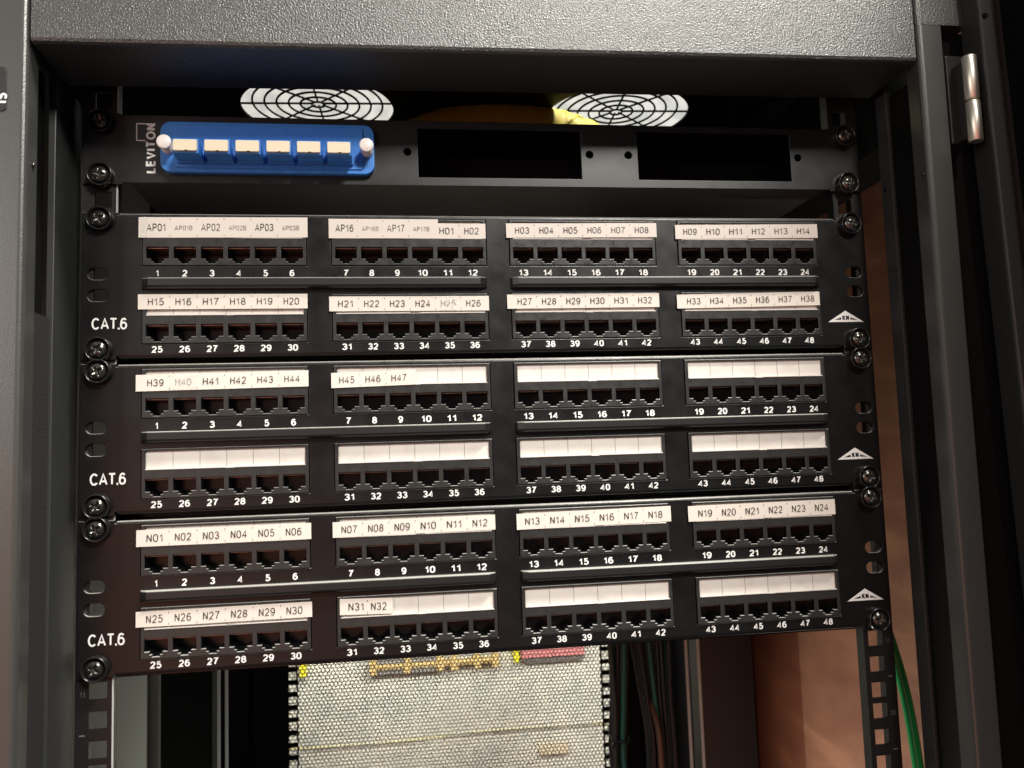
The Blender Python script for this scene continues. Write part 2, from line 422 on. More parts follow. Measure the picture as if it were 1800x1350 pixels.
# header of the front frame, its lower edge running very slightly out of level
mb = MB()
zl, zr = 70.6, 76.9
prof = [(-14, 150), (YF + 2, 150), (YF, 148), (YF, None), (YF + .6, None), (YF + 2.2, None), (-10, None), (-10, None)]
def header_ring(x):
    t = (x + 248.6) / 497.2; zb = zl + (zr - zl) * t
    return [(x, -8, 150), (x, YF + 2, 150), (x, YF, 148), (x, YF, zb + 2.4), (x, YF + .7, zb + .8), (x, YF + 2.4, zb), (x, -8, zb)]
xs = [-248.6, 0, 248.6]
rings = [header_ring(x) for x in xs]; n = 7
mb.add([p for r_ in rings for p in r_], [(i * n + k, i * n + (k + 1) % n, (i + 1) * n + (k + 1) % n, (i + 1) * n + k) for i in range(2) for k in range(n)] + [tuple(range(n)), tuple(range(3 * n - 1, 2 * n - 1, -1))])
mb.build('frame_header', 'powder', cabinet)
# jambs
mb = MB()
jl = [(-250, -46), (-250, YF + 3.0), (-250.25, YF + 1.7), (-251.0, YF + .7), (-252.0, YF + .15), (-253.2, YF), (-318, YF), (-320, YF + 2), (-320, 5), (-318, 5), (-318, YF + 3), (-252.5, YF + 3), (-252.5, -46)]
mb.prism_z(jl, -700, 150)
mb.build('frame_jamb', 'powder_fine', cabinet)
mb = MB()
jr = [(250.5, -47), (250.5, YF + 3.2), (250.8, YF + 1.7), (251.6, YF + .6), (252.6, YF + .15), (253.8, YF), (266.2, YF), (267, YF + 1), (267, -50), (300, -50), (300, -47)]
mb.prism_z(jr, -700, 100.2)
mb.build('frame_jamb', 'powder_fine', cabinet)
mb = MB()
jr = [(250.5, -47), (250.5, YF + 3.2), (250.8, YF + 1.7), (251.6, YF + .6), (252.6, YF + .15), (253.8, YF), (282.5, YF), (284.5, YF + 2), (284.5, -47)]
mb.prism_z(jr, 100.4, 150)
jamb = mb.build('frame_corner', 'powder', cabinet)
mb = MB(); mb.box(267.2, 299, -51.2, -50.2, -700, 100); mb.build('hinge_shade_strip', 'inside', jamb)  # black strip added in place of the shade beside the hinge
# jamb screws / dimples
for x, y, z in ((-249.7, -51.5, 7.6), (250.2, -56, 8.5)):
    mb = MB(); vs = []
    mb.tube([(x, y, z), (x + (0.9 if x < 0 else -0.9), y, z)], 1.3, 12); mb.build('rivet', 'screw', cabinet)
# inner posts behind the frame
mb = MB(); mb.box(-254, -250, -21, 17, -700, 70, .5); mb.build('inner_post', 'post', cabinet)
mb = MB(); mb.box(250, 254, -24, -12, -700, 74, .6); mb.build('inner_post', 'post', cabinet)
mb = MB(); mb.box(-255.5, -251.5, -45.5, -21.5, -700, -68); mb.build('foam_gasket', 'gasket', cabinet)
mb = MB(); mb.box(-262, -256, -45.5, -21.5, -700, 70); mb.build('gasket_backing', 'inside', cabinet)
mb = MB(); mb.box(252, 261, -46.5, -24.5, -700, 70); mb.build('gasket_backing', 'inside', cabinet)
mb = MB(); mb.tube([(249.9, -17, 11.5), (249.4, -17, 11.5)], 1.5, 12); mb.build('rivet', 'washer', cabinet)
# front mounting rails with square holes
hz = []
k = -3
while True:
    base = -6.35 - 44.45 * k
    if base < -690: break
    for d in (0, 15.875, 31.75):
        z = base - d
        if -690 < z < 80: hz.append(z)
    k += 1
for s_ in (-1, 1):
    mb = MB()
    x0, x1 = sorted((s_ * 224.8, s_ * 244.2))
    mb.box(x0, s_ * 232 - 4.75, 2.0, 4.0, -700, 90); mb.box(s_ * 232 + 4.75, x1, 2.0, 4.0, -700, 90)
    tops = [90] + [z - 4.75 for z in hz]; bots = [z + 4.75 for z in hz] + [-700]
    for za, zb_ in zip(bots, tops): mb.box(s_ * 232 - 4.75, s_ * 232 + 4.75, 2.0, 4.0, za, zb_)
    mb.box(*sorted((s_ * 242.2, s_ * 244.2)), 4.0, 17.5, -700, 90)
    mb.box(*sorted((s_ * 224.8, s_ * 226.4)), 4.0, 12.0, -700, 90)
    rail = mb.build('mounting_rail', 'rail', cabinet)
    mb = MB(); mb.box(*sorted((s_ * 224.2, s_ * 224.75)), 2.2, 3.9, -700, 90); mb.build('bare_edge', 'steel' if s_ < 0 else 'rail', rail)
    mb = MB()
    for j in range(-7, 16):
        num = 11 - j
        if num < 1 or num > 14: continue
        z = -274.6 - 44.45 * j
        write(mb, str(num), s_ * 240.2, z, 3.0, 1.9, 0, bold=.12)
        mb.box(s_ * 240.3 - 1.5, s_ * 240.3 + 1.5, 1.88, 1.95, z - 22.4, z - 21.7)
    mb.build('unit_marking', 'grey_ink', rail)
# roof with two fan holes
mb = MB()
fans = ((-119.5, 150.0), (121.5, 150.0))
def xy_plate(mb, outer, holes, z0, z1):
    sub = MB(); sub.plate(outer, holes, 0, z1 - z0, 0)
    mb.add([(x, z, z0 + y) for x, y, z in sub.v], sub.f)
xy_plate(mb, rect(-318, 262, -8, 585), [circ(fx, fy, 58.5, 64) for fx, fy in fans], 127, 129)
roof = mb.build('roof_panel', 'inside', cabinet)
for fx, fy in fans:
    mb = MB()
    a0 = R(-3)
    for q in (.855, .70, .545, .388, .235, .085):
        r_ = 58.5 * q
        mb.tube([(fx + r_ * math.cos(2 * math.pi * k / 64), fy + r_ * math.sin(2 * math.pi * k / 64), 131) for k in range(65)], 0.85, 6, caps=False)
    for k in range(8):
        a = a0 + k * math.pi / 4
        mb.tube([(fx + 4.5 * math.cos(a), fy + 4.5 * math.sin(a), 132), (fx + 61 * math.cos(a), fy + 61 * math.sin(a), 132)], 0.85, 6)
    mb.build('fan_guard', 'inside', roof)
# left side panel, rear posts, rear frame with perforated door
mb = MB(); mb.box(-302, -300, 8, 580, -700, 126); mb.build('side_panel', 'side', cabinet)
mb = MB(); mb.box(258, 299, 0, 578, 46, 126); mb.build('side_member', 'inside', cabinet)
for s_ in (-1, 1):
    mb = MB()
    x0, x1 = sorted((s_ * 240.5, s_ * (287 if s_ < 0 else 297)))
    mb.box(x0, x1, 350, 380, -700, 126)
    post = mb.build('rear_post', 'inside' if s_ < 0 else 'post', cabinet)
    mb = MB()
    for xa, wd in (((-234.2, 2.6), (-227.2, 2.6)) if s_ < 0 else ((225.9, 2.6), (238.8, 2.6))):
        mb.box(xa - wd / 2, xa + wd / 2, 348, 349.5, -700, 126)
    mb.build('bare_edge', 'steel', post)
# perforated rear door
mb = MB()
mb.plate(rect(-300, 336, -700, 126), [rect(-207, 213, -690, -140)], 578, 10)
door = mb.build('rear_door_frame', 'inside', cabinet)
mb = MB()
p = 4.95; row = p * 0.866; rh = 1.98; hexr = p / math.sqrt(3)
nz = int(300 / row)
for j in range(nz):
    z = -250 - j * row
    for i in range(int(422 / p) + 1):
        x = -208 + i * p + (p / 2 if j % 2 else 0)
        vs = []
        for k in range(6):
            a = R(30 + 60 * k)
            vs.append((x + hexr * math.cos(a), 582, z + hexr * math.sin(a)))
        for k in range(6):
            a = R(30 + 60 * k)
            vs.append((x + rh * math.cos(a), 582, z + rh * math.sin(a)))
        for k in range(6):
            a = R(30 + 60 * k)
            vs.append((x + rh * math.cos(a), 583.2, z + rh * math.sin(a)))
        o = [(k, (k + 1) % 6, 6 + (k + 1) % 6, 6 + k) for k in range(6)] + [(6 + k, 6 + (k + 1) % 6, 12 + (k + 1) % 6, 12 + k) for k in range(6)]
        mb.add(vs, o)
zb = -250 - nz * row
mb.box(-209, 215, 582, 583.2, -246.5, -138); mb.box(-209, 215, 582, 583.2, -692, zb + 1.2)
mb.build('perforated_panel', 'mesh', door, recalc=False)
# rear mounting strips whose square holes show the bright perforation behind
for s_, x0, x1, hx in ((-1, -236, -184.6, -190.5), (1, 187.6, 236, 194.5)):
    mb = MB()
    hs = [rect(hx - 4.8, hx + 4.2, -255 - 14.6 * q - 4.6, -255 - 14.6 * q + 4.6) for q in range(28)]
    mb.plate(rect(x0, x1, -700, 126), hs, 566, 2.0, 0)
    mb.build('rear_rail', 'inside', cabinet)
# sticker on the left of the frame
mb = MB(); mb.plate(rrect(-300, -259.6, 32.8, 56.2, 2.0), [], YF - .7, .65, .15); st = mb.build('frame_sticker', 'sticker', cabinet, label='black sticker with white characters on the left side of the frame')
mb = MB()
write(mb, 'IS', -261.8, 39.5, 5.6, YF - .8, 0, rot=R(90), bold=.2)
mb.build('sticker_lettering', 'white_ink', st)
# hinge pin and the opened door edge
hinge = None
mb = MB()
for z0, z1 in ((23.2, 47.6), (48.6, 75.2)):
    mb.lathe_z([(0, z0), (3.6, z0), (4.1, z0 + .5), (4.1, z1 - .5), (3.6, z1), (0, z1)], 274.4, -71.5, 32)
hinge = mb.build('hinge', 'chrome', cabinet, label='bright nickel hinge pin with two knuckles')
mb = MB(); mb.box(267.4, 279, -60.5, -52, 26, 81, .6); mb.box(270.5, 277, -70, -60, 26, 73, .6); mb.build('hinge_leaf', 'sticker', hinge)
mb = MB()
dp = [(281.5, -58), (281.5, -73.2), (281.9, -74.2), (282.9, -74.8), (289.4, -75.2), (291.0, -74.9), (292.2, -74.0), (292.9, -72.8), (293.2, -71), (293.2, -66), (303, -66), (303, -62), (291.4, -62), (291.4, -72.8), (283.4, -72.6), (283.4, -58)]
mb.prism_z(dp, -420, 240)
dr = mb.build('cabinet_door', 'post', cabinet)
mb = MB()
mb.prism_z([(303.4, -60), (303.4, -100), (372, -640), (386, -638), (320, -96), (320, -60)], -420, 300)
mb.build('door_panel', 'void', dr)
dr.rotation_euler = (0, R(-1.5), 0)
dr.location = (0.0022, 0, -0.0050)
mb = MB(); mb.tube([(284.8, -74.9, 96.5), (284.8, -75.6, 96.5)], 1.7, 14); mb.build('door_hole', 'inside', dr)

# ================================================================== PATCH PANELS
XB = [(-200.85, -124.45), (-92.9, -16.35), (15.1, 91.6), (123.45, 200.22)]     # first and last port of the four blocks
def port_x(b, i): return XB[b][0] + (XB[b][1] - XB[b][0]) * i / 5
ROWTOP = (-5.2, -51.1)

def stepped(cx, zt):
    return [(cx - 6.3, zt - 17.2), (cx - 6.3, zt - 24.3), (cx - 3.55, zt - 24.3), (cx - 3.55, zt - 25.9), (cx - 2.1, zt - 25.9), (cx - 2.1, zt - 27.1),
            (cx + 2.1, zt - 27.1), (cx + 2.1, zt - 25.9), (cx + 3.55, zt - 25.9), (cx + 3.55, zt - 24.3), (cx + 6.3, zt - 24.3), (cx + 6.3, zt - 17.2)]
# one jack, built once round x = 0, z = block top
mb = MB()
sp = stepped(0, 0)
n = len(sp)
mb.add([(x, 0.2, z) for x, z in sp] + [(x, 13, z) for x, z in sp], [(i, (i + 1) % n, n + (i + 1) % n, n + i) for i in range(n)])
mb.add([(x, 13, z) for x, z in sp], [tuple(range(n))])
# copper contact comb below the ceiling of the cavity, between two side lugs
for x0, x1 in ((-6.1, -4.3), (-4.1, 4.1), (4.3, 6.1)):
    mb.box(x0, x1, 0.9, 6.5, -17.9, -17.3, .25, 1)
jack_o = mb.build('jack', ['jack', 'contact'], None, recalc=False)
jack_me = jack_o.data
bpy.data.objects.remove(jack_o)

# screw head (Phillips) and cup washer, built round the origin, facing -Y
def screw_meshes():
    mb = MB()
    NR, NS = 16, 64; vs = []
    for i in range(NR + 1):
        r = 4.6 * i / NR
        for k in range(NS):
            a = 2 * math.pi * k / NS; u, v = r * math.cos(a), r * math.sin(a)
            h = 2.7 * math.sqrt(max(0, 1 - (r / 5.0) ** 2))
            d = 0.0
            for p_, q_ in ((u, v), (v, u)):
                if abs(p_) < .75 and abs(q_) < 2.9: d = max(d, 1.7 * (1 - (abs(q_) / 3.1) ** 2) * (1 - max(0, abs(p_) - .5) / .35 if abs(p_) > .5 else 1))
            vs.append((u, -h + d, v))
    mb.add(vs, [(i * NS + k, i * NS + (k + 1) % NS, (i + 1) * NS + (k + 1) % NS, (i + 1) * NS + k) for i in range(NR) for k in range(NS)], 0, True)
    mb.lathe([(4.6, -1.06), (4.62, 1.5)], 0, 0, NS)
    s1 = mb.build('screw', 'screw', recalc=False); a = s1.data; bpy.data.objects.remove(s1)
    mb = MB()
    mb.lathe([(3.0, .4), (5.2, .2), (5.7, -.5), (6.0, -1.6), (6.3, -2.1), (6.8, -2.1), (7.1, -1.7), (7.3, -.6), (7.5, 3.4)], 0, 0, 48)
    s2 = mb.build('washer', 'washer', recalc=False); b = s2.data; bpy.data.objects.remove(s2)
    return a, b
SCREW, WASHER = screw_meshes()
def place(name, me, parent, loc, rot=None):
    o = bpy.data.objects.new(name, me); COL.objects.link(o); o.parent = parent
    o.location = [k * .001 for k in loc]
    if rot: o.rotation_euler = rot
    return o
def screw_at(parent, x, z, y=-3.6):
    s = place('screw', SCREW, parent, (x, y + 1.1, z), (0, rnd.uniform(0, 3), 0))
    place('washer', WASHER, s, (0, -.1, 0))
    return s

def obround(cx, cz, w_, h): return rrect(cx - w_ / 2, cx + w_ / 2, cz - h / 2, cz + h / 2, h / 2 - .02, 6)
def build_panel(label, z):
    root = thing('patch_panel', label, 'patch panel', (0, 0, z), 'patch panels stacked in the rack')
    mb = MB()
    holes = []
    for b in range(4):
        for rt in ROWTOP:
            holes.append(rect(XB[b][0] - 8.65, XB[b][1] + 8.65, rt - 28.5, rt + .25))
    for s_ in (-1, 1):
        for zz in (-38.1, -50.8): holes.append(obround(s_ * 234.0, zz, 11.4, 7.0))
    outer = [(-242.8, -88.2), (-223.6, -88.2), (-223.6, -86.1), (223.6, -86.1), (223.6, -88.2), (242.8, -88.2), (242.8, -1.7), (223.6, -1.7), (223.6, -3.6), (-223.6, -3.6), (-223.6, -1.7), (-242.8, -1.7)]
    mb.plate(outer, holes, 0, 1.7, 0.4)
    # folded flanges with rounded bends
    for zz, sg in ((-2.25, -1), (-87.45, 1)):
        r_ = 1.4; sec = [(-.05 + r_ - r_ * math.cos(R(a)), zz + sg * (r_ - r_ * math.sin(R(a)))) for a in (0, 15, 30, 45, 60, 75, 90)]
        vs = [(x, y, z_) for x in (-222.4, 222.4) for y, z_ in sec]
        mb.add(vs, [(k, k + 1, 7 + k + 1, 7 + k) for k in range(6)], 0, True)
    mb.box(-222.6, 222.6, 1.2, 28, -3.9, -2.4); mb.box(-222.6, 222.6, 1.2, 28, -87.3, -85.8)
    mb.box(-222, 222, 27, 28.4, -85.9, -3.8)
    mb.box(-243, 243, 30, 34, -94.5, -80)
    mb.build('faceplate', 'panel', root)
    for x0, x1 in ((-209.4, -8.3), (6.7, 208.3)):
        mb = MB(); za, zb_ = -47.9, -41.4
        sec = [(0, za), (-3.2, za + .3), (-4.6, za + 1.0), (-5.2, za + 2.0)] + [(-4.2 - 1.0 * math.cos(R(a)), zb_ - 1.0 + 1.0 * math.sin(R(a))) for a in (0, 18, 36, 54, 72, 90)] + [(0, zb_)]
        rings = []
        for x, kk in ((x0, .25), (x0 + .8, .6), (x0 + 4.2, 1), (x1 - 4.2, 1), (x1 - .8, .6), (x1, .25)):
            rings.append([(x, y * kk + .2, zc) for y, zc in sec])
        n = len(sec)
        mb.add([q for r_ in rings for q in r_], [(i * n + k, i * n + (k + 1) % n, (i + 1) * n + (k + 1) % n, (i + 1) * n + k) for i in range(5) for k in range(n)] + [tuple(range(n)), tuple(range(6 * n - 1, 5 * n - 1, -1))])
        mb.build('ridge_bar', 'bar', root)
    # port modules
    for rt in ROWTOP:
        for b in range(4):
            xa, xb = XB[b][0] - 8.3, XB[b][1] + 8.3; xm = (xa + xb) / 2
            mb = MB()
            px0, px1 = xa + 2.1, xb - 1.9
            hs = [stepped(port_x(b, i), rt) for i in range(6)] + [rect(px0, px1, rt - 11.9, rt - 1.25)]
            mb.plate(rect(xa, xb, rt - 28.2, rt), hs, -0.9, 2.4, 0.32)
            mod = mb.build('port_module', 'module', root)
            mb = MB()
            mb.plate(rect(px0 - .2, px1 + .2, rt - 12, rt - 1.2), [], 0.5, .3)
            for i in range(1, 6):
                x = px0 + (px1 - px0) * i / 6
                mb.box(x - .14, x + .14, .42, .48, rt - 11.6, rt - 1.3, 0, 1)
            mb.build('paper_insert', ['paper', 'crease'], mod)
            mb = MB()
            nx = xm + 2.2
            mb.box(px0, nx - 2.6, -1.25, .4, rt - 12.0, rt - 11.35, .12); mb.box(nx + 2.6, px1, -1.25, .4, rt - 12.0, rt - 11.35, .12)
            mb.build('cover_lip', 'clear', mod)
            for i in range(6): place('jack', jack_me, mod, (port_x(b, i), -0.15, rt))
    for r_ in range(2):
        for b in range(4):
            mb = MB()
            for i in range(6):
                tx = str(r_ * 24 + b * 6 + i + 1)
                write(mb, tx, port_x(b, i) - .2, (-37.95, -82.65)[r_], 3.95, -.08, 0, width={1: 2.9, 2: 6.1}[len(tx)] if tx != '1' else 1.7, bold=.185, gap=.07)
            mb.build('number_lettering', 'white_ink', root)
    mb = MB(); write(mb, 'CAT.6', -227.3, -67.4, 6.8, -.08, 0, width=19.4, bold=.15, gap=.04); mb.build('category_lettering', 'white_ink', root)
    # triangular maker's mark: white triangle, two dark wedges, a block with two letters
    mb = MB(); gx, g0, g1 = 226.0, -71.0, -63.6
    mb.add([(gx - 12.3, -.08, g0), (gx + 12.3, -.08, g0), (gx, -.08, g1)], [(0, 1, 2)], 0)
    for s_ in (-1, 1):
        mb.add([(gx + s_ * 3.2, -.13, g0 + 1.5), (gx + s_ * 8.0, -.13, g0 + 1.3), (gx + s_ * 3.2, -.13, g0 + 3.0)], [(0, 1, 2)], 1)
    write(mb, 'KN', gx - .05, g0 + 2.7, 3.6, -.13, 1, width=4.6, bold=.24, gap=.1)
    mb.build('maker_mark', ['white_ink', 'panel'], root)
    for s_ in (-1, 1):
        for zz in (-6.35, -82.55): screw_at(root, s_ * 232.55, zz)
    return root
U2 = 88.9
pan = build_panel('uppermost 48-port patch panel, every label strip filled, AP01 at its top left', 0)
def copy_tree(o, parent=None):
    c_ = o.copy(); COL.objects.link(c_); c_.parent = parent
    for ch in list(o.children): copy_tree(ch, c_)
    return c_
pan2 = copy_tree(pan); pan2.location.z = -U2 * .001
pan2['label'] = 'middle 48-port patch panel with label strips H39 to H47 and mostly blank white inserts'
pan3 = copy_tree(pan); pan3.location.z = -2 * U2 * .001
pan3['label'] = 'lowest 48-port patch panel with label strips N01 to N32 and screws over open rail'

# adhesive label strips
def strip(root, dz, x0, x1, zt, zb_, texts, xcs, tilt=0.0, th=3.9, label='', y=-1.45, small=(), up=0.0, wid=None, marks=True, glare=()):
    mb = MB()
    zt -= dz; zb_ -= dz
    xm = (x0 + x1) / 2
    f = lambda x: tilt * (x - xm) / (x1 - x0)
    N = 14
    def bow(t): return 0.18 * math.sin(7 * t + zt) * math.sin(math.pi * t)
    vs = []
    for k in range(N + 1):
        t = k / N; x = x0 + (x1 - x0) * t
        vs += [(x, y + bow(t), zb_ + f(x)), (x, y + bow(t) * .6, zt + f(x)), (x, y + .28 + bow(t), zb_ + f(x)), (x, y + .28 + bow(t) * .6, zt + f(x))]
    fs = []
    for k in range(N):
        a, b = 4 * k, 4 * k + 4
        fs += [(a, b, b + 1, a + 1), (a + 2, a + 3, b + 3, b + 2), (a + 1, b + 1, b + 3, a + 3), (a, a + 2, b + 2, b)]
    fs += [(0, 1, 3, 2), (4 * N, 4 * N + 2, 4 * N + 3, 4 * N + 1)]
    mb.add(vs, fs, 0)
    zc = (zt + zb_) / 2 + up
    for k, (tx, cx) in enumerate(zip(texts, xcs)):
        sm = tx in small
        write(mb, tx, cx, zc + f(cx) - (.35 if sm else 0), th * (.66 if sm else 1.05), y - .30, 2 if sm else 1, width=(len(tx) * (2.0 if sm else (2.95 if len(tx) < 4 else 2.65))), bold=.105 if not sm else .10, gap=.15, shear=tilt / (x1 - x0))
        if marks and k + 1 < len(xcs):
            xd = (cx + xcs[k + 1]) / 2
            for zz in (zt - 1.25, zb_ + 1.25):
                mb.box(xd - .16, xd + .16, y - .30, y - .26, zz - .45 + f(xd), zz + .45 + f(xd), 0, 2)
    o = mb.build('label_strip', ['tape', 'tape_ink', 'tape_faint'], root, label=label)
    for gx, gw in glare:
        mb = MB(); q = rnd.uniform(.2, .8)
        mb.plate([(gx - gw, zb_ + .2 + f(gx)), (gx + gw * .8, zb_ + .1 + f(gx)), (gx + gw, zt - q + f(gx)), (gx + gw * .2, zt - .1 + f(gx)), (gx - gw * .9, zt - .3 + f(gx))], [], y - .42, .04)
        mb.build('glare_patch', 'glare_film', o, label='whitish glossy film standing in for glare on the strip')  # added film that whitens the print where glare falls
def xc(b, a=0, z=6, d=-.6): return [port_x(b, i) + d for i in range(a, z)]
H = lambda a, b: ['H%02d' % k for k in range(a, b + 1)]
Nn = lambda a, b: ['N%02d' % k for k in range(a, b + 1)]
SM = ('AP01B', 'AP02B', 'AP03B', 'AP16B', 'AP17B')
strip(pan, 0, -211.3, -115.2, -4.7, -16.9, ['AP01', 'AP01B', 'AP02', 'AP02B', 'AP03', 'AP03B'], xc(0), .5, 4.2, 'tall white strip printed AP01 to AP03', small=SM, glare=[(-208, 2.2)])
strip(pan, 0, -102.8, -37.3, -5.1, -17.0, ['AP16', 'AP16B', 'AP17', 'AP17B'], xc(1, 0, 4), .1, 4.2, 'tall white strip printed AP16 and AP17', small=SM, up=.2)
strip(pan, 0, -40.0, -8.1, -7.5, -16.9, H(1, 2), xc(1, 4, 6, -.4), .0, 4.0, 'short white strip printed H01 and H02', y=-1.2)
strip(pan, 0, 4.7, 101.0, -6.9, -16.0, H(3, 8), xc(2, d=-.4), .8, 3.9, 'white strip printed H03 to H08')
strip(pan, 0, 113.3, 209.7, -7.1, -16.2, H(9, 14), xc(3, d=-.4), 1.1, 3.9, 'white strip printed H09 to H14')
strip(pan, 0, -211.4, -115.7, -50.7, -59.5, H(15, 20), xc(0), -.2, 3.9, 'white strip printed H15 to H20')
strip(pan, 0, -103.1, -7.4, -52.6, -61.6, H(21, 26), xc(1), -.2, 3.9, 'white strip printed H21 to H26, shiny near H25', glare=[(-31.5, 5.5)])
strip(pan, 0, 3.9, 100.5, -51.8, -60.6, H(27, 32), xc(2, d=-.4), .4, 3.9, 'white strip printed H27 to H32')
strip(pan, 0, 112.1, 208.1, -51.9, -60.8, H(33, 38), xc(3, d=-.4), 1.5, 3.9, 'white strip printed H33 to H38')
strip(pan2, -U2, -212.3, -115.7, -97.0, -106.5, H(39, 44), xc(0), 1.0, 3.9, 'white strip printed H39 to H44, partly washed out by glare', glare=[(-185.6, 8)])
strip(pan2, -U2, -102.6, -53.0, -97.8, -106.8, H(45, 47), xc(1, 0, 3), 1.2, 3.9, 'short white strip printed H45 to H47')
strip(pan3, -2 * U2, -211.5, -115.2, -185.5, -194.8, Nn(1, 6), xc(0), .1, 4.1, 'white strip printed N01 to N06')
strip(pan3, -2 * U2, -103.0, -7.8, -185.5, -194.4, Nn(7, 12), xc(1), .6, 4.1, 'white strip printed N07 to N12')
strip(pan3, -2 * U2, 5.1, 101.1, -185.0, -194.4, Nn(13, 18), xc(2, d=-.4), 1.0, 4.1, 'white strip printed N13 to N18')
strip(pan3, -2 * U2, 112.2, 209.0, -184.9, -194.4, Nn(19, 24), xc(3, d=-.4), .6, 4.1, 'white strip printed N19 to N24')
strip(pan3, -2 * U2, -211.5, -115.2, -230.5, -239.1, Nn(25, 30), xc(0), .4, 4.1, 'white strip printed N25 to N30')
strip(pan3, -2 * U2, -99.6, -69.3, -230.2, -239.3, Nn(31, 32), [-90.2, -77.3], -.8, 4.1, 'short white strip printed N31 and N32')

# ================================================================== FIBRE PANEL
FZ = 37.2
fib = thing('fiber_panel', 'black one-row fibre panel with a blue six-connector plate and two empty cutouts', 'fibre panel', (0, 0, FZ))
fib.rotation_euler = (0, R(-0.12), 0)
mb = MB()
outer = [(-242.8, -21.6), (-221, -21.6), (-221, -20.6), (221.6, -20.6), (221.6, -21.6), (243, -21.6), (243, 21.4), (224, 21.4), (221, 20.6), (-222, 20.6), (-222, 21.4), (-242.8, 21.4)]
holes = [rect(-48.2, 54.4, -15.2, 15.7), rect(91.7, 195.0, -15.2, 16.3)] + [circ(x, .7, 2.4, 24) for x in (-54.8, 60, 85.3, 200.4)]
mb.plate(outer, holes, 0, 1.6, 0.3)
mb.build('faceplate', 'panel_plain', fib)
mb = MB()
mb.box(-217, 217, 1.2, 210, -20.4, -18.9)
mb.build('tray_floor', 'tray', fib)
mb = MB()
mb.box(-217, 217, 1.2, 60, 18.9, 20.2); mb.box(-217, -215.4, 1.7, 208, -18.8, 18.8); mb.box(215.4, 217, 1.7, 208, -18.8, 18.8)
mb.box(-215.2, 215.2, 58, 60, -18.8, 18.8)
mb.build('tray_box', 'void', fib)
# maker's lettering read from bottom to top, with the square outline beside its end
mb = MB()
write(mb, 'LEVITON', -205.1, .2, 5.5, -.08, 0, width=30.2, bold=.21, rot=R(90), gap=.08)
for x0, x1, z0, z1 in ((-213.4, -202.4, 14.8, 15.5), (-213.4, -212.7, 4.6, 14.8), (-212.7, -208.2, 4.6, 5.3)):
    mb.box(x0, x1, -.09, -.05, z0, z1)
mb.build('maker_lettering', 'white_ink', fib)
mb = MB()
mb.plate(rrect(-198.7, -74.8, -15.4, 15.2, 6.0, 8), [], -4.6, 4.5, .6)
mb.plate(rrect(-190.4, -81.4, -13.0, 13.2, 2.0, 4), [], -5.5, .8, .45)
adp = mb.build('adapter_plate', 'blue', fib, label='bright blue plastic plate carrying six capped connectors')
for i in range(6):
    x = -180.9 + 17.18 * i
    mb = MB()
    mb.box(x - 7.1, x + 7.1, -20.5, -5.2, -9.8, -1.2, .35)
    mb.box(x - 7.6, x + 7.6, -8, -5.2, -10.6, -.6, .3)
    mb.build('connector', 'blue', adp)
    mb = MB()
    mb.plate(rrect(x - 6.55, x + 6.55, -8.9, -2.3, .8, 4), [], -22.3, 2.3, .3)
    mb.box(x - .2, x + 1.4, -22.35, -21.9, -9.1, -8.5, 0, 1)
    mb.build('dust_cap', ['cap', 'void'], adp)
for x in (-193.9, -79.2):
    mb = MB()
    mb.lathe([(0, -16.2), (3.6, -16.2), (4.2, -15.7), (4.2, -14.6), (3.6, -14.1), (2.5, -14.0), (2.5, -10.5), (3.6, -10.2), (3.6, -4.2)], x, -1.4, 28)
    mb.build('push_pin', 'pin', adp)
for x, z in ((-232.5, 15.4), (-232.5, -16.8), (232.7, 15.2), (232.7, -16.8)): screw_at(fib, x, z)

# ================================================================== CABLES AND CONDUIT
def spline(pts, n=10):
    pts = [Vector(p_) for p_ in pts]; o = []
    P = [pts[0]] + pts + [pts[-1]]
    for i in range(1, len(P) - 2):
        for k in range(n):
            t = k / n
            a, b, c_, d = P[i - 1], P[i], P[i + 1], P[i + 2]
            o.append(.5 * ((2 * b) + (c_ - a) * t + (2 * a - 5 * b + 4 * c_ - d) * t * t + (3 * b - a - 3 * c_ + d) * t ** 3))
    o.append(pts[-1]); return o
mb = MB()
path = spline([(-95, 165, 70), (-62, 158, 96), (-25, 150, 112), (18, 146, 119), (62, 144, 114), (92, 142, 104), (128, 140, 84)], 40)
mb.tube(path, lambda i: 16.0 + 0.4 * math.sin(i * 2 * math.pi / 14), 20)
tag(mb.build('yellow_conduit', 'yellow'), 'arched corrugated yellow conduit behind the fibre panel, below the fans', 'conduit')
mb = MB()
mb.tube(spline([(246.5, 34, -240), (256, 31, -270), (263.5, 28, -305), (266, 24, -335), (267, 20, -372), (269, 14, -430), (272, 8, -520), (274, 8, -640)], 10), 3.6, 16)
tag(mb.build('green_ground_wire', 'green'), 'thick green ground wire hanging beside the right-hand rail', 'wire')
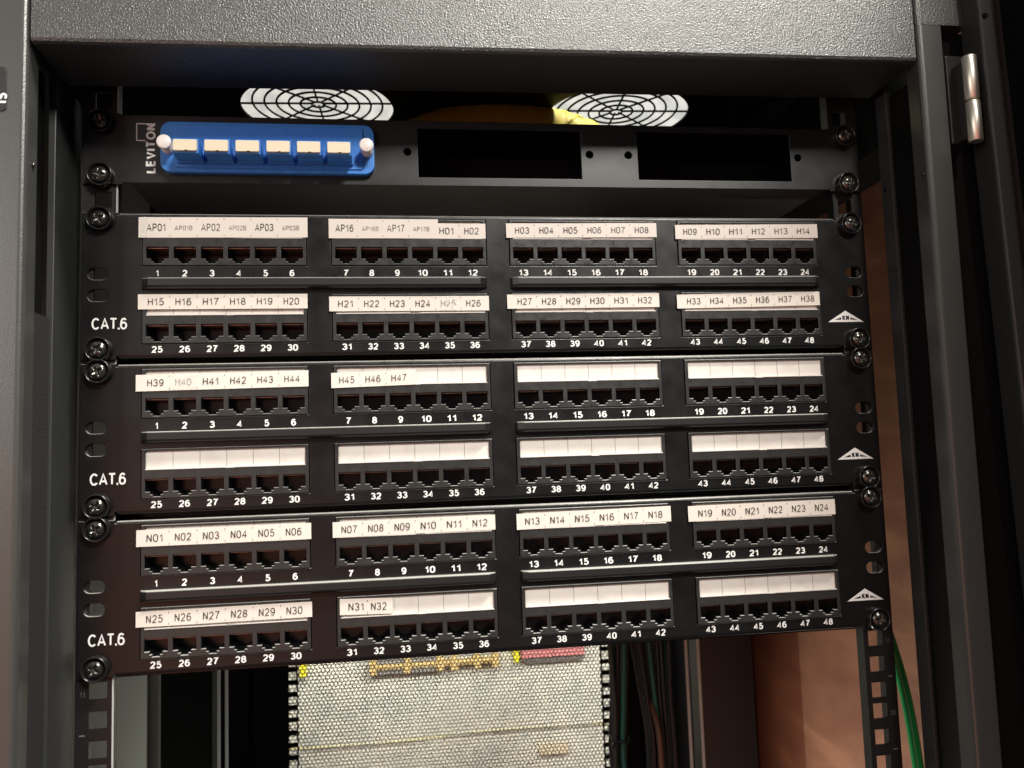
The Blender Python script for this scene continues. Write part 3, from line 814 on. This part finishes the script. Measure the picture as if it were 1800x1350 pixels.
# bundle of data cables behind the panels on the right
cols = [('slate', 'teal', 'navy', 'navy', 'teal', 'slate', 'navy', 'navy', 'teal', 'navy')[k % 10] for k in range(40)]
wds = {'slate': 'grey', 'teal': 'teal', 'navy': 'dark navy'}
lab = {'slate': 'thin grey data cable in the loose bundle hanging behind the lowest patch panel',
       'teal': 'thin teal data cable in the loose bundle hanging behind the lowest patch panel',
       'navy': 'thin dark navy data cable in the loose bundle hanging behind the lowest patch panel'}
for i, cname in enumerate(cols):
    t = i / (len(cols) - 1)
    left = t < .38
    x_top = 147 + 66 * t + rnd.uniform(-2, 2)
    x_mid = (149 + 26 * t / .38 * .6 if left else 168 + 42 * t) + rnd.uniform(-2, 2)
    x_bot = (146 + 22 * t / .38 * .7 if left else 176 + 34 * t) + rnd.uniform(-2, 2)
    y = 362 + rnd.uniform(-16, 10) + (i % 4) * 5
    mb = MB()
    mb.tube(spline([(x_top, y + 4, -120), (x_top, y, -300), (x_top + (x_mid - x_top) * .45, y, -352), (x_mid, y, -400), (x_bot, y, -445), (x_bot + rnd.uniform(-4, 4), y, -520), (x_bot + rnd.uniform(-6, 6), y, -690)], 7), rnd.uniform(2.1, 2.7), 8)
    tag(mb.build('data_cable', cname), lab[cname], 'cable', 'data cables hanging behind the panels')
mb = MB()
mb.tube(spline([(187, 372, -392), (188.5, 350, -408), (189.5, 338, -425), (190, 335, -450), (191, 335, -520), (190, 335, -690)], 8), 2.6, 10)
tag(mb.build('brown_cable', 'rust'), 'brown cable hanging on the right of the dark cable bundle', 'cable')
mb = MB()
mb.tube([(155.5 + 9 * math.cos(a), 362 + 17 * math.sin(a), -436 - 1.5 * math.cos(a)) for a in [2 * math.pi * k / 24 for k in range(25)]], 1.5, 8, caps=False)
mb.box(141, 146, 334, 338, -438, -433, .5)
tag(mb.build('cable_tie', 'navy'), 'black cable tie round the left strand of the data cables', 'cable tie')

# ================================================================== WALLS BEHIND AND BESIDE
mb = MB()
mb.box(300, 318, -30, 249, -720, 140)
ply = mb.build('plywood_wall', 'ply')
mb = MB(); mb.box(300.3, 318, 249.5, 480, -720, 140); mb.build('shaded_board', 'ply_shaded', ply, label='rust-brown back edge of the plywood wall, coloured darker for the post shadow')  # its darker colour stands in for the rear post's shadow
tag(ply, 'orange-brown plywood board wall beside the open right side of the cabinet', 'wall', None, 'thing')
mb = MB()
def on_ply(text, y, z, h, rot):
    sub = MB(); write(sub, text, 0, 0, h, 0, 0, rot=rot, bold=.09)
    mb.add([(299.9, y + a, z + c_) for a, b, c_ in sub.v], sub.f)
on_ply('E', 57, -296, 6.5, R(90)); on_ply('T', 58, -330, 8, R(80)); on_ply('L', 59, -345, 9, R(85)); on_ply('C', 60, -385, 7, R(90))
mb.build('ink_stamp', 'rust', ply)
mb = MB(); mb.box(-900, 1100, 1252, 1290, -1300, 60)
bw = mb.build('back_wall', 'wall')
tag(bw, 'bright cream wall seen through the perforated rear door, white above', 'wall', None, 'thing')
mb = MB(); mb.box(-900, 1100, 1250, 1290, 62, 1500); mb.build('upper_wall', 'wall_white', bw, label='cool white upper part of the wall seen through the fan openings')
# wiring hardware fixed to the back wall
hw = thing('wiring_block', 'tan wiring block of bars and short posts on the cream wall', 'wiring block', (0, 1240, -545))
mb = MB(); mb.box(-117, 137, -14, 0, -6, 4, 1); mb.box(-117, 20, -10, 2, -16, 14, 1, 1); mb.build('bar', ['gold', 'greypl'], hw)
for x in (-112, -45, 20, 47, 93, 130):
    mb = MB(); mb.box(x - 7, x + 7, -20, -2, -14, 15, 1.5); mb.build('post', 'gold', hw)
mb = MB(); mb.box(183, 312, 1226, 1251, -548, -490, 2); mb.box(190, 312, 1236, 1251, -560, -549, 1, 1)
tag(mb.build('pink_block', ['pink', 'greypl']), 'long pink wiring block on the cream wall right of the tan one', 'wiring block')
for x, wd, nm in ((-246, 12, 'bright yellow plug on the wall at the left of the perforated door'), (173, 10, 'bright yellow plug on the wall beside the pink block')):
    mb = MB(); mb.box(x - wd / 2, x + wd / 2, 1222, 1251, -556, -500, 3)
    tag(mb.build('yellow_plug', 'brightyellow'), nm, 'plug')
mb = MB(); mb.tube(spline([(-330, 1246, -692), (-100, 1244, -695), (120, 1244, -688), (420, 1246, -692)], 12), 1.2, 8)
tag(mb.build('yellow_wire', 'paleyellow'), 'thin yellow wire running level across the cream wall', 'wire')
mb = MB(); mb.box(215, 275, 1240, 1251, -742, -722, 2)
tag(mb.build('orange_tag', 'paleorange'), 'small orange tag on the cream wall below the yellow wire', 'tag')
